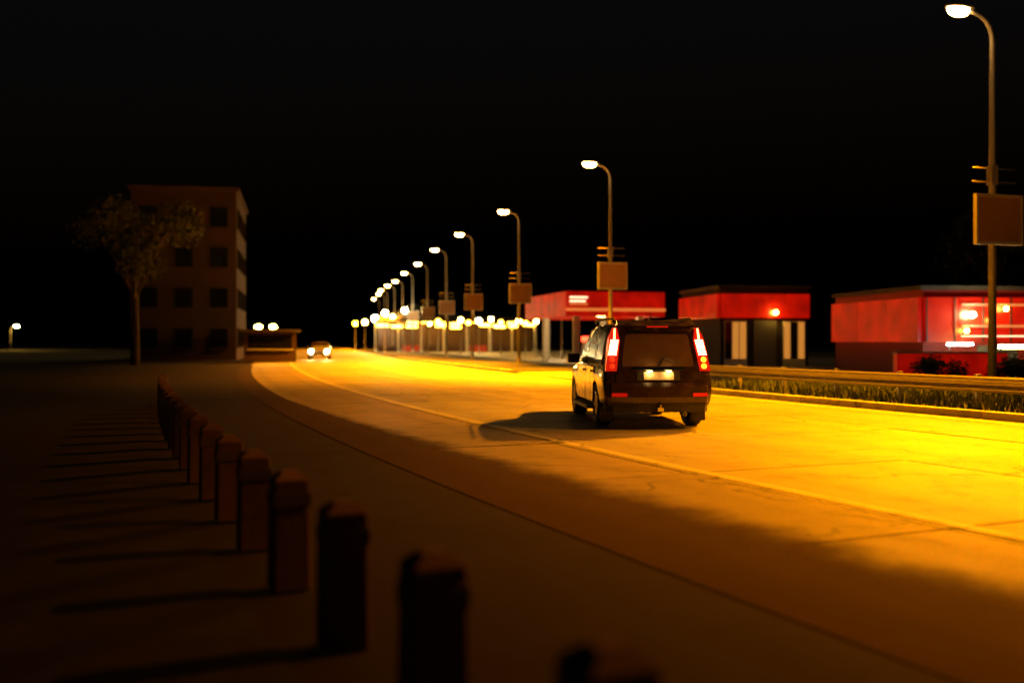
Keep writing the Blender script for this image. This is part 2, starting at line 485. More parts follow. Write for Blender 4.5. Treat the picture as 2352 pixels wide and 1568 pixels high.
# ------------------------------------------------------------------ guard rail
gr = empty('guard_rail', P(22, -4.6, .1)); 
tag(gr, 'low steel guard rail along the far kerb beside the driveway', 'guard rail')
def rel(v): return v - gr.location
prof = [(0,.42),(.05,.46),(.05,.52),(.0,.56),(.0,.60),(.05,.64),(.05,.70),(0,.74)]
m = MB(); ts = [8+.5*i for i in range(49)]
for tt in ts:
    for (dx, z) in prof: m.v.append(tuple(rel(P(tt, -4.6-dx, z+.02))))
k = len(prof)
for i in range(len(ts)-1):
    for j in range(k-1): m.f.append((i*k+j, i*k+j+1, (i+1)*k+j+1, (i+1)*k+j))
m.build('beam', M['rail'], gr, True)
for i in range(13):
    q = rel(P(8+2*i, -4.5, 0)); MB().box(q.x-.05,q.x+.05,q.y-.06,q.y+.06,-.05,.7).build('post', M['pole'], gr)

# ------------------------------------------------------------------ bollards on the near side
bp = empty('bollard')
w, hgt = .11, .7
MB().prism([(-w,-w,0),(w,-w,0),(w,w,0),(-w,w,0)], [(-w*.92,-w*.92,hgt-.05),(w*.92,-w*.92,hgt-.05),(w*.92,w*.92,hgt-.05),(-w*.92,w*.92,hgt-.05)]).build('shaft', M['bollard'], bp, bevel=.012)
MB().prism([(-w*.92,-w*.92,hgt-.048),(w*.92,-w*.92,hgt-.048),(w*.92,w*.92,hgt-.048),(-w*.92,w*.92,hgt-.048)], [(-w*.4,-w*.4,hgt),(w*.4,-w*.4,hgt),(w*.4,w*.4,hgt),(-w*.4,w*.4,hgt)]).build('cap', M['bollard'], bp)
bw = w*.965+.002
MB().box(-bw,bw,-bw,bw,.5,.58).build('band', M['bollard_band'], bp)
GB = 'bollards along the near pavement edge'
for i in range(20):
    tt = 11.2 + 1.0*i
    q = P(tt, -20.1, 0)
    o = bp if i == 0 else copy_tree(bp)
    o.location = q; o.rotation_euler = (0,0,phi(tt)+random.uniform(-.03,.03))
    tag(o, ('short square concrete bollard nearest the camera at the bottom of the picture' if i == 0 else
            'short square concrete bollard on the near pavement edge, %s from the camera' % ORD[i]), 'bollard', GB)

# ------------------------------------------------------------------ planting
def blades(name, spots, hmin, hmax, mat, label):
    v, f = [], []
    for (x, y, z) in spots:
        h = random.uniform(hmin, hmax); a = random.uniform(0, 6.28); w = random.uniform(.008,.02)
        lx, ly = random.uniform(-.5,.5)*h, random.uniform(-.5,.5)*h
        b = len(v); dx, dy = math.cos(a)*w, math.sin(a)*w
        v += [(x-dx,y-dy,z),(x+dx,y+dy,z),(x+dx*.7+lx*.4,y+dy*.7+ly*.4,z+h*.6),(x-dx*.7+lx*.4,y-dy*.7+ly*.4,z+h*.6),(x+lx,y+ly,z+h)]
        f += [(b,b+1,b+2,b+3),(b+3,b+2,b+4)]
    me = bpy.data.meshes.new(name); me.from_pydata(v, [], f); me.materials.append(mat)
    return tag(link(name, me), label, 'grass', kind='stuff')
sp = [P(random.uniform(8,32.8), random.uniform(KERB+.35, 4), .1) for _ in range(26000)]
blades('grass', sp, .06, .3, M['grass'], 'rough grass on the far verge under the street lamps')
def leaf_cloud(m, c, r, n, size):
    for _ in range(n):
        d = Vector((random.gauss(0,1), random.gauss(0,1), random.gauss(0,1))).normalized()
        rr = random.random()**.45
        p = Vector(c) + Vector((d.x*r[0], d.y*r[1], d.z*r[2]))*rr
        a = Vector((random.gauss(0,1), random.gauss(0,1), random.gauss(0,1))).normalized()
        b = a.orthogonal().normalized(); s = size*random.uniform(.6,1.4)
        i = len(m.v)
        m.v += [tuple(p-a*s), tuple(p+b*s*.45), tuple(p+a*s), tuple(p-b*s*.45)]
        m.f.append((i,i+1,i+2,i+3))
def raw(m, name, mat, parent):
    me = bpy.data.meshes.new(name); me.from_pydata(m.v, [], m.f); me.materials.append(mat)
    return link(name, me, parent)
def tree(loc, h, spread, label, seed, leaves=5000, leaf=.13):
    random.seed(seed)
    r = empty('tree', loc)
    th = h*.42
    MB().tube([(0,0,-.1),(.04,.02,th*.5),(.0,.06,th),(.1,.05,h*.75)], [h*.028,h*.02,h*.016,h*.006], 10).build('trunk', M['bark'], r, True)
    crown = MB(); nc = 13
    for k in range(nc):
        a = 2*math.pi*k/nc*1.7 + random.uniform(-.4,.4)
        rad = spread*random.uniform(.25,.8); z = random.uniform(h*.5, h*.93)
        e = (rad*math.cos(a), rad*math.sin(a), z)
        if k % 2 == 0:
            MB().tube([(0,.04,th*.9),(e[0]*.5,e[1]*.5,th*.9+(z-th*.9)*.6),e], [h*.011,h*.007,h*.003], 7).build('limb', M['bark'], r, True)
        s = spread*random.uniform(.26,.44)
        leaf_cloud(crown, e, (s,s,s*.7), leaves//nc, leaf)
    raw(crown, 'crown', M['leaf'], r)
    return tag(r, label, 'tree', 'dark roadside trees')
tree((-23.5, 62, 0), 11, 4, 'dark leafy tree on the left just before the bend', 5, 5000)
tree((23, 47, .05), 8.5, 3.2, 'dark tree between the two red lit shopfronts', 6, 5000)
random.seed(11)
# clipped shrubs behind the guard rail
GS = 'low clipped shrubs on the far verge'
for k, tt in enumerate((13.5, 16.2, 19.1, 22.0, 24.9, 27.6, 30.1)):
    q = P(tt, 2.8, .1)
    r = empty('shrub', q)
    MB().tube([(0,0,0),(.02,0,.35),(0,.02,.6)], [.035,.03,.015], 7).build('stem', M['bark'], r)
    m = MB()
    for j in range(6):
        leaf_cloud(m, (random.uniform(-.4,.4), random.uniform(-.5,.5), random.uniform(.35,.75)), (.42,.42,.34), 190, .07)
    raw(m, 'foliage', M['hedge'], r)
    tag(r, 'low dark shrub behind the guard rail, %s from the right edge' % ORD[k], 'shrub', GS)

# ------------------------------------------------------------------ SUV
def car_paint(name, col):
    m, n, l, b = nt(name)
    b.inputs['Base Color'].default_value = col+(1,); b.inputs['Roughness'].default_value = .32
    b.inputs['Metallic'].default_value = .25; b.inputs['Coat Weight'].default_value = 1; b.inputs['Coat Roughness'].default_value = .04
    g = n.new('ShaderNodeTexCoord'); no = n.new('ShaderNodeTexNoise'); no.inputs['Scale'].default_value = 5; no.inputs['Detail'].default_value = 8
    l.new(g.outputs['Object'], no.inputs['Vector'])
    mr = n.new('ShaderNodeMapRange'); mr.inputs[1].default_value = .35; mr.inputs[2].default_value = .7; mr.inputs[3].default_value = .22; mr.inputs[4].default_value = .5
    l.new(no.outputs[0], mr.inputs[0]); l.new(mr.outputs[0], b.inputs['Roughness'])
    return m
M['suv'] = car_paint('dark_car_paint', (.034,.016,.012))
M['sheen_glass'] = plain('rear_glass_sheen', (.13,.085,.055), .22, 0, .9, vary=.35, scale=3)  # paler base colour paints an amber reflection into the rear window
M['sedan'] = car_paint('silver_car_paint', (.3,.29,.28))
M['trim'] = plain('black_plastic', (.018,.017,.017), .55, bump=.2, bscale=150)
M['tyre'] = plain('tyre_rubber', (.015,.014,.014), .8)
M['rim'] = plain('alloy_rim', (.35,.34,.33), .3, .9)
M['chrome'] = plain('chrome', (.6,.6,.6), .12, 1)
M['car_glass'] = plain('tinted_glass', (.03,.02,.014), .2, 0, .9, coat=.3, vary=0)
M['tail_red'] = glow('tail_lens_red', (1,.02,.005), .5, (.3,.01,.008))
M['tail_hot'] = glow('tail_led', (1,.16,.06), 55)
M['trail_glow'] = glow('trail_glow', (1,.1,.03), 28)
M['tail_dim'] = glow('tail_lamp_dim', (1,.03,.006), 1.0)
M['indicator'] = glow('indicator_amber', (1,.28,.01), 5)
M['plate_lit'] = plain('plate_face', (.75,.72,.55), .4, vary=.05)
M['plate_lamp'] = glow('plate_lamp', (1,.6,.15), 45)
M['reflector'] = glow('red_reflector', (1,.01,.004), .25, (.5,.01,.01))
M['headlight'] = glow('headlight_lens', (1,.6,.2), 500)
M['front_lamp'] = glow('front_lamp_lens', (1,.5,.1), 120)

def yr(z):            # rear face of the body
    if z < .78: return -2.40
    if z < .98: return -2.40 + (z-.78)/.2*.06
    return -2.34 + (z-.98)*.27
def sx(z):            # half width of the body sides
    if z < 1.02: return .925
    return .91 - (z-1.02)*.23
def loft(stations, rowsfn):
    m = MB(); rows = [rowsfn(s) for s in stations]; k = len(rows[0])
    for r_ in rows:
        for p in r_: m.v.append(p)
    for i in range(len(rows)-1):
        for j in range(k): m.f.append((i*k+j, i*k+(j+1)%k, (i+1)*k+(j+1)%k, (i+1)*k+j))
    h = k//2
    for base in (0, (len(rows)-1)*k):
        for j in range(h-1):
            m.f.append((base+j, base+j+1, base+k-2-j, base+k-1-j))
    return m
# half-section rows: list of (halfwidth, z) from bottom to top, mirrored
def section(y, w, zb, belt, wt, top, lean=0):
    half = [(w*.82, zb), (w*.97, zb+.07), (w, zb+.25), (w, belt-.22), (w*.985, belt-.03), (w*.96, belt), (wt+(w*.96-wt)*.45, belt+(top-belt)*.55), (wt, top-.1), (wt-.05, top-.03), (wt-.2, top)]
    def yy(z): return y + (yr(z)+2.40)*lean
    right = [(x, yy(z), z) for (x, z) in half]; left = [(-x, yy(z), z) for (x, z) in reversed(half)]
    return right + left
SUV_ST = [(-2.40,.86,.36,1.02,.68,1.70,1),(-2.36,.905,.34,1.02,.73,1.745,1),(-2.2,.925,.32,1.02,.76,1.775,.9),(-1.8,.925,.30,1.02,.775,1.79,.5),(-1.2,.925,.28,1.02,.78,1.80,0),(-.3,.925,.28,1.01,.78,1.795,0),
  (.25,.925,.28,1.0,.77,1.74,0),(.62,.925,.28,1.0,.76,1.5,0),(1.0,.925,.28,1.0,.78,1.2,0),(1.2,.925,.28,.99,.80,1.1,0),(1.7,.915,.28,.95,.78,1.06,0),(2.15,.88,.3,.90,.72,1.0,0),(2.35,.80,.34,.8,.64,.93,0),(2.40,.72,.38,.75,.55,.86,0)]
SEDAN_ST = [(-2.3,.78,.34,.85,.6,.98,0),(-2.25,.84,.3,.88,.66,1.02,0),(-1.8,.88,.24,.9,.7,1.05,0),(-1.3,.89,.22,.92,.66,1.2,0),(-.8,.89,.22,.92,.6,1.4,0),(-.1,.89,.22,.92,.6,1.45,0),(.45,.89,.22,.91,.62,1.36,0),(.9,.89,.22,.9,.68,1.1,0),(1.15,.89,.22,.89,.72,.98,0),(1.7,.88,.22,.84,.72,.93,0),(2.1,.84,.24,.78,.66,.86,0),(2.28,.78,.3,.7,.58,.78,0)]
def car_body(name, st, mat, parent, arches, rad):
    m = loft(st, lambda s: section(*s))
    me = m.mesh(name, mat, True)
    o = link(name, me, parent)
    sub = o.modifiers.new('s', 'SUBSURF'); sub.levels = sub.render_levels = 2
    cuts = []
    for y in arches:
        cm = MB().lathe([(.001,-1.2),(rad,-1.2),(rad,1.2),(.001,1.2)], 28, 'x', (0, y, .36)).mesh('cut', mat)
        for sgn in (1,):
            c = bpy.data.objects.new('cut', cm); C.objects.link(c); cuts.append(c)
            b = o.modifiers.new('b', 'BOOLEAN'); b.operation = 'DIFFERENCE'; b.object = c; b.solver = 'EXACT'
    # hollow only the outer 0.3 m of each arch: keep an inner block (added later as the underbody)
    loc = o.matrix_world.copy()
    dg = bpy.context.evaluated_depsgraph_get(); dg.update()
    nm = bpy.data.meshes.new_from_object(o.evaluated_get(dg))
    o.modifiers.clear(); o.data = nm
    for c in cuts: bpy.data.objects.remove(c)
    for p in nm.polygons: p.use_smooth = True
    return o
def wheel(parent, x, y, r, side, w=.245):
    t = MB().lathe([(r*.62,-w/2),(r*.93,-w/2),(r,-w/2+.035),(r,w/2-.035),(r*.93,w/2),(r*.62,w/2)], 32, 'x')
    o = t.build('wheel', M['tyre'], parent, True); o.location = (x, y, r)
    rim = MB().lathe([(r*.64,side*w*.48),(r*.58,side*w*.5),(r*.56,side*w*.2),(.001,side*w*.2)], 32, 'x')
    for k in range(6):
        a = 2*math.pi*k/6; c, s = math.cos(a), math.sin(a)
        def q(rr, off, xx): return (xx, rr*c - off*s, rr*s + off*c)
        rim.prism([q(.05,-.035,side*w*.2), q(r*.58,-.045,side*w*.2), q(r*.58,.045,side*w*.2), q(.05,.035,side*w*.2)], [q(.05,-.03,side*w*.46), q(r*.58,-.035,side*w*.46), q(r*.58,.035,side*w*.46), q(.05,.03,side*w*.46)])
    rim.build('rim', M['rim'], o)
    return o
def rear_panel(name, pts, mat, parent, off=.02, depth=.1, fn=yr):
    f = [(x, fn(z)-off, z) for (x, z) in pts]; b = [(x, fn(z)+depth, z) for (x, z) in pts]
    return MB().prism(f, b).build(name, mat, parent)
def side_panel(name, pts, mat, parent, sgn, off=.012, depth=.1):
    f = [(sgn*(sx(z)+off), y, z) for (y, z) in pts]; b = [(sgn*(sx(z)-depth), y, z) for (y, z) in pts]
    return MB().prism(f, b).build(name, mat, parent)
def lerp(a, b, t): return a+(b-a)*t

suv = empty('suv')
tag(suv, 'dark boxy sport utility vehicle driving away with its tail lamps lit', 'car')
body = car_body('body', SUV_ST, M['suv'], suv, (-1.42, 1.42), .43)
MB().box(-.62,.62,-2.1,2.1,.3,.85).build('underbody', M['trim'], suv)
for y in (-1.42, 1.42):
    for s in (-1, 1): wheel(suv, s*.79, y, .37, s)
# tailgate and glass
tg = rear_panel('tailgate', [(-.72,.80),(.72,.80),(.70,1.0),(.60,1.63),(-.60,1.63),(-.70,1.0)], M['suv'], suv, .006, .08)
rear_panel('rear_window', [(-.60,1.05),(.60,1.05),(.60,1.12),(.53,1.57),(.50,1.60),(-.50,1.60),(-.53,1.57),(-.60,1.12)], M['sheen_glass'], tg, .016, .05)
MB().tube([(.02,yr(1.07)-.04,1.07),(.1,yr(1.2)-.035,1.2),(.34,yr(1.12)-.035,1.12)], [.018,.012,.008], 6).build('wiper', M['trim'], tg)
rear_panel('garnish', [(-.44,1.005),(.44,1.005),(.44,1.04),(-.44,1.04)], M['chrome'], tg, .035, .04)
rear_panel('handle', [(-.1,.985),(.1,.985),(.1,1.0),(-.1,1.0)], M['trim'], tg, .03, .04)
rear_panel('plate_recess', [(-.36,.82),(.36,.82),(.36,.985),(-.36,.985)], M['trim'], tg, .012, .04)
rear_panel('licence_plate', [(-.25,.835),(.25,.835),(.25,.965),(-.25,.965)], M['plate_lit'], tg, .024, .01)
for s in (-1, 1):
    MB().box(s*.16-.04,s*.16+.04,-2.44,-2.41,.972,.984).build('plate_lamp', M['plate_lamp'], tg)
# spoiler with a high brake lamp
sp_ = MB().prism([(-.66,-2.27,1.70),(.66,-2.27,1.70),(.64,-1.95,1.79),(-.64,-1.95,1.79)], [(-.66,-2.26,1.735),(.66,-2.26,1.735),(.64,-1.95,1.83),(-.64,-1.95,1.83)]).build('spoiler', M['suv'], suv)
MB().box(-.18,.18,-2.285,-2.25,1.705,1.725).build('high_brake_lamp', M['tail_red'], sp_)
# tail lamps, with an added strip for a light trail up the rear pillars
for s in (-1, 1):
    tl = rear_panel('tail_lamp', [(s*.70,.98),(s*.885,.98),(s*.80,1.52),(s*.725,1.70),(s*.665,1.70),(s*.625,1.5)], M['tail_red'], suv, .02, .2)
    for k in range(6):
        z = 1.245 + k*.045
        xi = lerp(.675, .632, k/5)+.02; xo = lerp(.845, .80, k/5)-.02
        MB().prism([(s*xi,yr(z)-.03,z),(s*xo,yr(z)-.03,z),(s*xo,yr(z+.026)-.03,z+.026),(s*xi,yr(z+.026)-.03,z+.026)],
                   [(s*xi,yr(z)-.01,z),(s*xo,yr(z)-.01,z),(s*xo,yr(z+.026)-.01,z+.026),(s*xi,yr(z+.026)-.01,z+.026)]).build('led_bar', M['tail_hot'], tl)
    MB().prism([(s*.70,yr(1.51)-.03,1.51),(s*.735,yr(1.51)-.03,1.51),(s*.715,yr(1.69)-.03,1.69),(s*.69,yr(1.69)-.03,1.69)],
               [(s*.70,yr(1.51)-.01,1.51),(s*.735,yr(1.51)-.01,1.51),(s*.715,yr(1.69)-.01,1.69),(s*.69,yr(1.69)-.01,1.69)]).build('trail_strip', M['trail_glow'], tl)  # added glowing strip, shaped after the lamp's upward light trail
    for z in (1.055, 1.165):
        MB().lathe([(.001,yr(z)-.032),(.045,yr(z)-.03),(.05,yr(z)-.01)], 14, 'y', (s*.775,0,z)).build('round_lamp', M['indicator'] if s > 0 else M['tail_dim'], tl, True)
# bumper
bm_ = MB()
prof = [(-.90,.46,-2.25),(-.80,.46,-2.44),(-.4,.46,-2.49),(0,.46,-2.50),(.4,.46,-2.49),(.80,.46,-2.44),(.90,.46,-2.25)]
for (x, z, y) in prof: bm_.v += [(x,y,.46),(x,y-.015,.55),(x,y-.01,.72),(x,y+.06,.79),(x,y+.3,.79),(x,y+.3,.46)]
for i in range(6):
    for j in range(6): bm_.f.append((i*6+j, i*6+(j+1)%6, (i+1)*6+(j+1)%6, (i+1)*6+j))
bm_.f += [tuple(range(6)), tuple(36+i for i in range(6))]
bump = bm_.build('rear_bumper', M['suv'], suv, False)
dif = MB()
for (x, z, y) in prof: dif.v += [(x*.96,y+.05,.30),(x*.97,y+.02,.455),(x*.97,y+.35,.455),(x*.96,y+.35,.30)]
for i in range(6):
    for j in range(4): dif.f.append((i*4+j, i*4+(j+1)%4, (i+1)*4+(j+1)%4, (i+1)*4+j))
dif.f += [(0,1,2,3),(24,25,26,27)]
dif.build('lower_bumper', M['trim'], suv)
for s in (-1, 1):
    MB().prism([(s*.55,-2.505,.56),(s*.80,-2.47,.56),(s*.80,-2.47,.62),(s*.55,-2.505,.62)], [(s*.55,-2.45,.56),(s*.80,-2.40,.56),(s*.80,-2.40,.62),(s*.55,-2.45,.62)]).build('reflector', M['reflector'], bump)
    MB().box(s*.79-.12,s*.79+.12,-1.90,-1.885,.12,.42).build('mud_flap', M['trim'], suv)
MB().lathe([(.03,-2.2),(.035,-2.46),(.028,-2.46),(.026,-2.3)], 14, 'y', (.42,0,.27)).build('exhaust_pipe', M['chrome'], suv, True)
MB().box(-.05,.05,-2.54,-2.3,.32,.38).lathe([(.001,.38),(.018,.38),(.018,.41),(.03,.43),(.022,.455),(.001,.46)], 12, 'z', (0,-2.51,0)).build('tow_hitch', M['chrome'], suv)
MB().tube([(-.6,-1.42,.36),(.6,-1.42,.36)], .06, 10).lathe([(.001,-.16),(.13,-.08),(.13,.08),(.001,.16)], 12, 'x', (0,-1.42,.36)).build('rear_axle', M['trim'], suv)
# sides
for s in (-1, 1):
    side_panel('side_window', [(-1.98,1.07),(-1.25,1.07),(-1.25,1.60),(-1.80,1.60)], M['car_glass'], suv, s)
    for (y0, y1, d) in ((-1.17,-.30,'rear'), (-.22,.72,'front')):
        dr = side_panel('door', [(y0-.02,.42),(y1-.0,.42),(y1,1.02),(y0-.02,1.02)], M['suv'], suv, s, .006, .05)
        top = [(y0,1.07),(y1,1.07),(y1,1.60),(y0,1.60)] if d == 'rear' else [(y0,1.07),(.66,1.07),(.2,1.58),(y0,1.60)]
        side_panel('window_pane', top, M['car_glass'], dr, s)
        side_panel('handle', [(y0+.06,.93),(y0+.26,.93),(y0+.26,.965),(y0+.06,.965)], M['chrome'], dr, s, .04, .02)
    side_panel('side_step', [(-.95,.27),(.95,.27),(.95,.33),(-.95,.33)], M['trim'], suv, s, .07, .1)
    mr_ = MB().box(s*.93-.02,s*.93+s*.2+.02,.52,.62,1.06,1.24) if s > 0 else MB().box(-1.15,-.91,.52,.62,1.06,1.24)
    mo = mr_.build('mirror', M['suv'], suv, bevel=.03)
    MB().tube([(s*.66,-1.9,1.80),(s*.67,-1.85,1.86),(s*.67,.05,1.86),(s*.66,.15,1.80)], .018, 8).build('roof_rail', M['trim'], suv, True)
    hl = MB().box(s*.60-.14,s*.60+.14,2.26,2.39,.72,.86).build('front_lamp', M['front_lamp'], suv, bevel=.02)
ws = MB().prism([(-.72,.98,1.12),(.72,.98,1.12),(.66,.42,1.62),(-.66,.42,1.62)], [(-.72,1.05,1.16),(.72,1.05,1.16),(.66,.47,1.66),(-.66,.47,1.66)]).build('windscreen', M['car_glass'], suv)
MB().prism([(-.02,-1.75,1.80),(.02,-1.75,1.80),(.02,-1.5,1.80),(-.02,-1.5,1.80)], [(-.008,-1.72,1.9),(.008,-1.72,1.9),(.012,-1.52,1.83),(-.012,-1.52,1.83)]).build('antenna_fin', M['suv'], suv)
SUV_POS = (2.27, 18.9, 0); SUV_YAW = R(4.0)
suv.location = SUV_POS; suv.rotation_euler = (0,0,SUV_YAW)

# ------------------------------------------------------------------ oncoming car, lights on
def sedan(label, loc, rz, hot):
    c = empty('sedan')
    car_body('body', SEDAN_ST, M['sedan'], c, (-1.35, 1.35), .37)
    MB().box(-.6,.6,-2.0,2.0,.24,.7).build('underbody', M['trim'], c)
    for y in (-1.35, 1.35):
        for s in (-1, 1): wheel(c, s*.77, y, .31, s, .21)
    MB().prism([(-.70,.98,.98),(.70,.98,.98),(.58,.42,1.36),(-.58,.42,1.36)], [(-.70,1.04,1.01),(.70,1.04,1.01),(.58,.47,1.39),(-.58,.47,1.39)]).build('windscreen', M['car_glass'], c)
    MB().box(-.45,.45,2.2,2.29,.42,.6).build('grille', M['trim'], c)
    MB().box(-.25,.25,2.27,2.3,.3,.4).build('number_plate', M['plate_lit'], c)
    for s in (-1, 1):
        MB().lathe([(.001,2.32),(.12,2.29),(.15,2.2)], 14, 'y', (s*.62,0,.66)).build('headlight', hot, c, True)
        MB().prism([(s*.68,-.9,.98),(s*.80,-.9,.98),(s*.80,.7,.98),(s*.68,.7,.98)],[(s*.62,-.6,1.33),(s*.70,-.6,1.33),(s*.70,.25,1.33),(s*.62,.25,1.33)]).build('side_window', M['car_glass'], c)
        MB().box(s*.95-.08,s*.95+.08,.6,.7,.9,1.04).build('mirror', M['sedan'], c, bevel=.02)
    c.location = loc; c.rotation_euler = (0,0,rz)
    return tag(c, label, 'car')
p = at(735, 800, 82)
sedan('silver oncoming car with blinding headlights where the road bends away', (p.x, 82, 0), R(180)+phi(82)-R(4), M['headlight'])

# ------------------------------------------------------------------ shops with red light boxes
def frame_at(px, Y, name):
    return empty(name, ((px-1176)/2287*Y, Y, .05), phi(Y))
# canopy station (x = away from the road, y = along the road)
ca = frame_at(1300, 66, 'canopy_station')
tag(ca, 'filling station canopy with red lit fascia standing on four posts behind the lamps', 'canopy')
W_, D_, z0, z1 = 7.0, 11.0, 3.1, 4.75
MB().box(.15,W_-.15,.15,D_-.15,z0+.25,z1-.2).build('roof_deck', M['white_metal'], ca)
for i in range(5):
    a = W_/5*i
    for yy in ((0,.14),(D_-.14,D_)):
        MB().box(a+.01,a+W_/5-.01,yy[0],yy[1],z0,z1).build('fascia_panel', M['red_sign'], ca)
for i in range(8):
    a = .15+(D_-.3)/8*i
    for xx in ((0,.14),(W_-.14,W_)):
        MB().box(xx[0],xx[1],a+.01,a+(D_-.3)/8-.01,z0,z1).build('fascia_panel', M['red_sign'], ca)
MB().box(-.04,W_+.04,-.04,-.005,z0+.35,z0+.55).build('fascia_stripe', M['stripe'], ca)
for (a, b, zz, mt) in ((.25,1.5,4.3,'letter'),(.25,1.35,4.05,'letter'),(.25,1.5,3.85,'stripe')):
    MB().box(a,b,-.06,-.005,zz,zz+.11).build('logo_bar', M[mt], ca)
for (x, y) in ((1.2,1.6),(W_-1.2,1.6),(1.2,D_-1.6),(W_-1.2,D_-1.6)):
    MB().box(x-.2,x+.2,y-.2,y+.2,0,z0+.3).build('post', M['white_metal'], ca, bevel=.02)
for (x, y) in ((2.0,3),(5,3),(2.0,7.5),(5,7.5)):
    MB().box(x-.25,x+.25,y-.25,y+.25,z0+.19,z0+.245).build('ceiling_lamp', M['warm_tube'], ca)
for k, (x, y) in enumerate(((2.4,2.6),(4.8,2.6))):
    q = ca.matrix_basis @ Vector((x,y,0))
    fp = empty('fuel_pump', (q.x,q.y,.05), phi(66))
    MB().box(-.7,.7,-.45,.45,0,.15).build('plinth', M['kerb'], fp, bevel=.02)
    MB().box(-.4,.4,-.24,.24,.15,1.45).build('cabinet', M['white_metal'], fp, bevel=.02)
    MB().box(-.28,.28,-.255,-.235,1.0,1.3).build('display', M['dark_glass'], fp)
    MB().box(-.42,.42,-.26,.26,1.45,1.75).build('header', M['red_lamp'], fp)
    MB().tube([(.42,-.1,1.3),(.55,-.15,1.0),(.52,-.15,.5),(.42,-.1,.7)], .02, 6).build('hose', M['trim'], fp)
    tag(fp, ('fuel pump with glowing red header, the one closer to the road' if k == 0 else 'fuel pump with glowing red header, the one farther from the road'), 'fuel pump', 'fuel pumps under the canopy')

def wall_lamp(parent, x, y, z, mat, r=.16):
    l = MB().lathe([(.001,-r),(r*.7,-r*.7),(r,0),(r*.7,r*.7),(.001,r)], 12, 'z', (x,y,z)).build('wall_lamp', mat, parent, True)
    MB().tube([(x,y+r*.6,z),(x,y+.4,z+.12)], .02, 6).build('bracket', M['trim'], l)
    return l
def shop(name, px, Y, width, depth, height, fz0, fz1, label, bays, mat_w, lamps, panels, dim=False, awning=True):
    s = frame_at(px, Y, name)
    s.rotation_euler = (0,0,R(8))
    sign = M['red_dim'] if dim else M['red_sign']
    MB().box(0,width,.0,depth,0,height).build('wall', mat_w, s)
    MB().box(-.15,width+.15,-.1,depth+.1,height,height+.18).build('roof', M['roof'], s)
    pw = width/panels
    for i in range(panels):
        MB().box(pw*i+.015,pw*(i+1)-.015,-.22,-.02,fz0,fz1).build('sign_panel', sign, s)
    for i in range(max(2, int(depth/2.2))):
        dw = depth/max(2, int(depth/2.2))
        MB().box(-.22,-.02,dw*i+.015,dw*(i+1)-.015,fz0,fz1).build('sign_panel', sign, s)
    bw = width/bays
    for i in range(bays):
        x0, x1 = bw*i+.2, bw*(i+1)-.2
        top = fz0-.15
        if i % 3 == 1:
            d = MB().box(x0,x1,-.06,-.01,.02,top).build('shutter', M['shutter'], s)
            k = 0; z = .05
            while z < top-.08:
                MB().box(x0,x1,-.085,-.062,z,z+.085).build('slat', M['shutter'], d); z += .11
        elif top > 1.4:
            d = MB().box(x0,x1,-.05,-.01,.02,top).build('window_frame', M['white_metal'], s)
            n = 3
            for j in range(n):
                a = x0+.06+(x1-x0-.06)/n*j
                MB().box(a,a+(x1-x0-.06)/n-.06,-.065,-.052,.45,top-.08).build('pane', M['lit_glass'] if (i+j)%3 else M['dark_glass'], d)
    if awning:
        MB().prism([(0,-.24,fz0-.02),(width,-.24,fz0-.02),(width,-1.3,fz0-.35),(0,-1.3,fz0-.35)], [(0,-.24,fz0+.03),(width,-.24,fz0+.03),(width,-1.3,fz0-.3),(0,-1.3,fz0-.3)]).build('awning', M['wall_red'], s)
    inv = s.matrix_basis.inverted()
    for (lx, ly, mt, r) in lamps:
        q = at(lx, ly, Y-.5); q = inv @ q
        wall_lamp(s, q.x, -.45, q.z, M[mt], r)
    return tag(s, label, 'shop')
shop('shop', 1655, 56, 5.2, 7, 4.4, 2.75, 4.1, 'low shop with red lit sign band just behind the dark car', 3, M['wall_dark'], [(1790,717,'bulb',.13)], 4, awning=False)
shop('shop', 2120, 42, 9, 8, 3.6, 1.4, 3.28, 'wide red lit shopfront with white and yellow lamps at the right edge', 4, M['wall_red'],
     [(2245,722,'globe_white',.13),(2230,759,'bulb',.1),(2330,708,'bulb',.1),(2300,735,'bulb',.08)], 6, awning=False)
shp = [o for o in C.objects if o.name.startswith('shop') and o.type == 'EMPTY'][-1]
for (z, mt) in ((2.92,'stripe'),(2.02,'stripe'),(1.62,'letter')):
    MB().box(1.6,8.6,-.28,-.225,z,z+(.1 if mt == 'stripe' else .05)).build('light_trim', M[mt], shp)
for i in range(7):
    MB().box(1.28*i,1.28*i+.06,-.26,-.221,1.4,3.28).build('mullion', M['trim'], shp)
# tube lamps and a low red parapet in front of the wide shop
q = at(2205, 790, 40)
tb = MB().box(-.5,.5,-.05,.05,-.045,.045).build('tube_lamp', M['cool_tube']); tb.location = q
tag(tb, 'bluish white tube lamp beside the red shopfront', 'lamp')
MB().tube([(-.4,0,-.04),(-.4,0,-q.z+.05)], .02, 8).build('stand', M['pole'], tb)
q = at(2335, 796, 40)
tb2 = MB().box(-.7,.7,-.06,.06,-.07,.07).build('tube_lamp', M['warm_tube']); tb2.location = q
tag(tb2, 'warm white tube lamp at the right edge under the red shopfront', 'lamp')
MB().tube([(.5,0,-.06),(.5,0,-q.z+.05)], .02, 8).build('stand', M['pole'], tb2)
pr = frame_at(2060, 36, 'parapet'); pr.rotation_euler = (0,0,R(8))
tag(pr, 'low red wall with an added glow in front of the wide red shop', 'wall')
for i in range(4):
    MB().box(1.1*i,1.1*i+1.07,0,.25,-.05,.98).build('wall_block', M['red_dim'], pr, bevel=.015)  # blocks glow by themselves, painting red light onto the wall
MB().box(-.05,4.45,-.04,.29,.98,1.05).build('coping', M['kerb'], pr, bevel=.01)

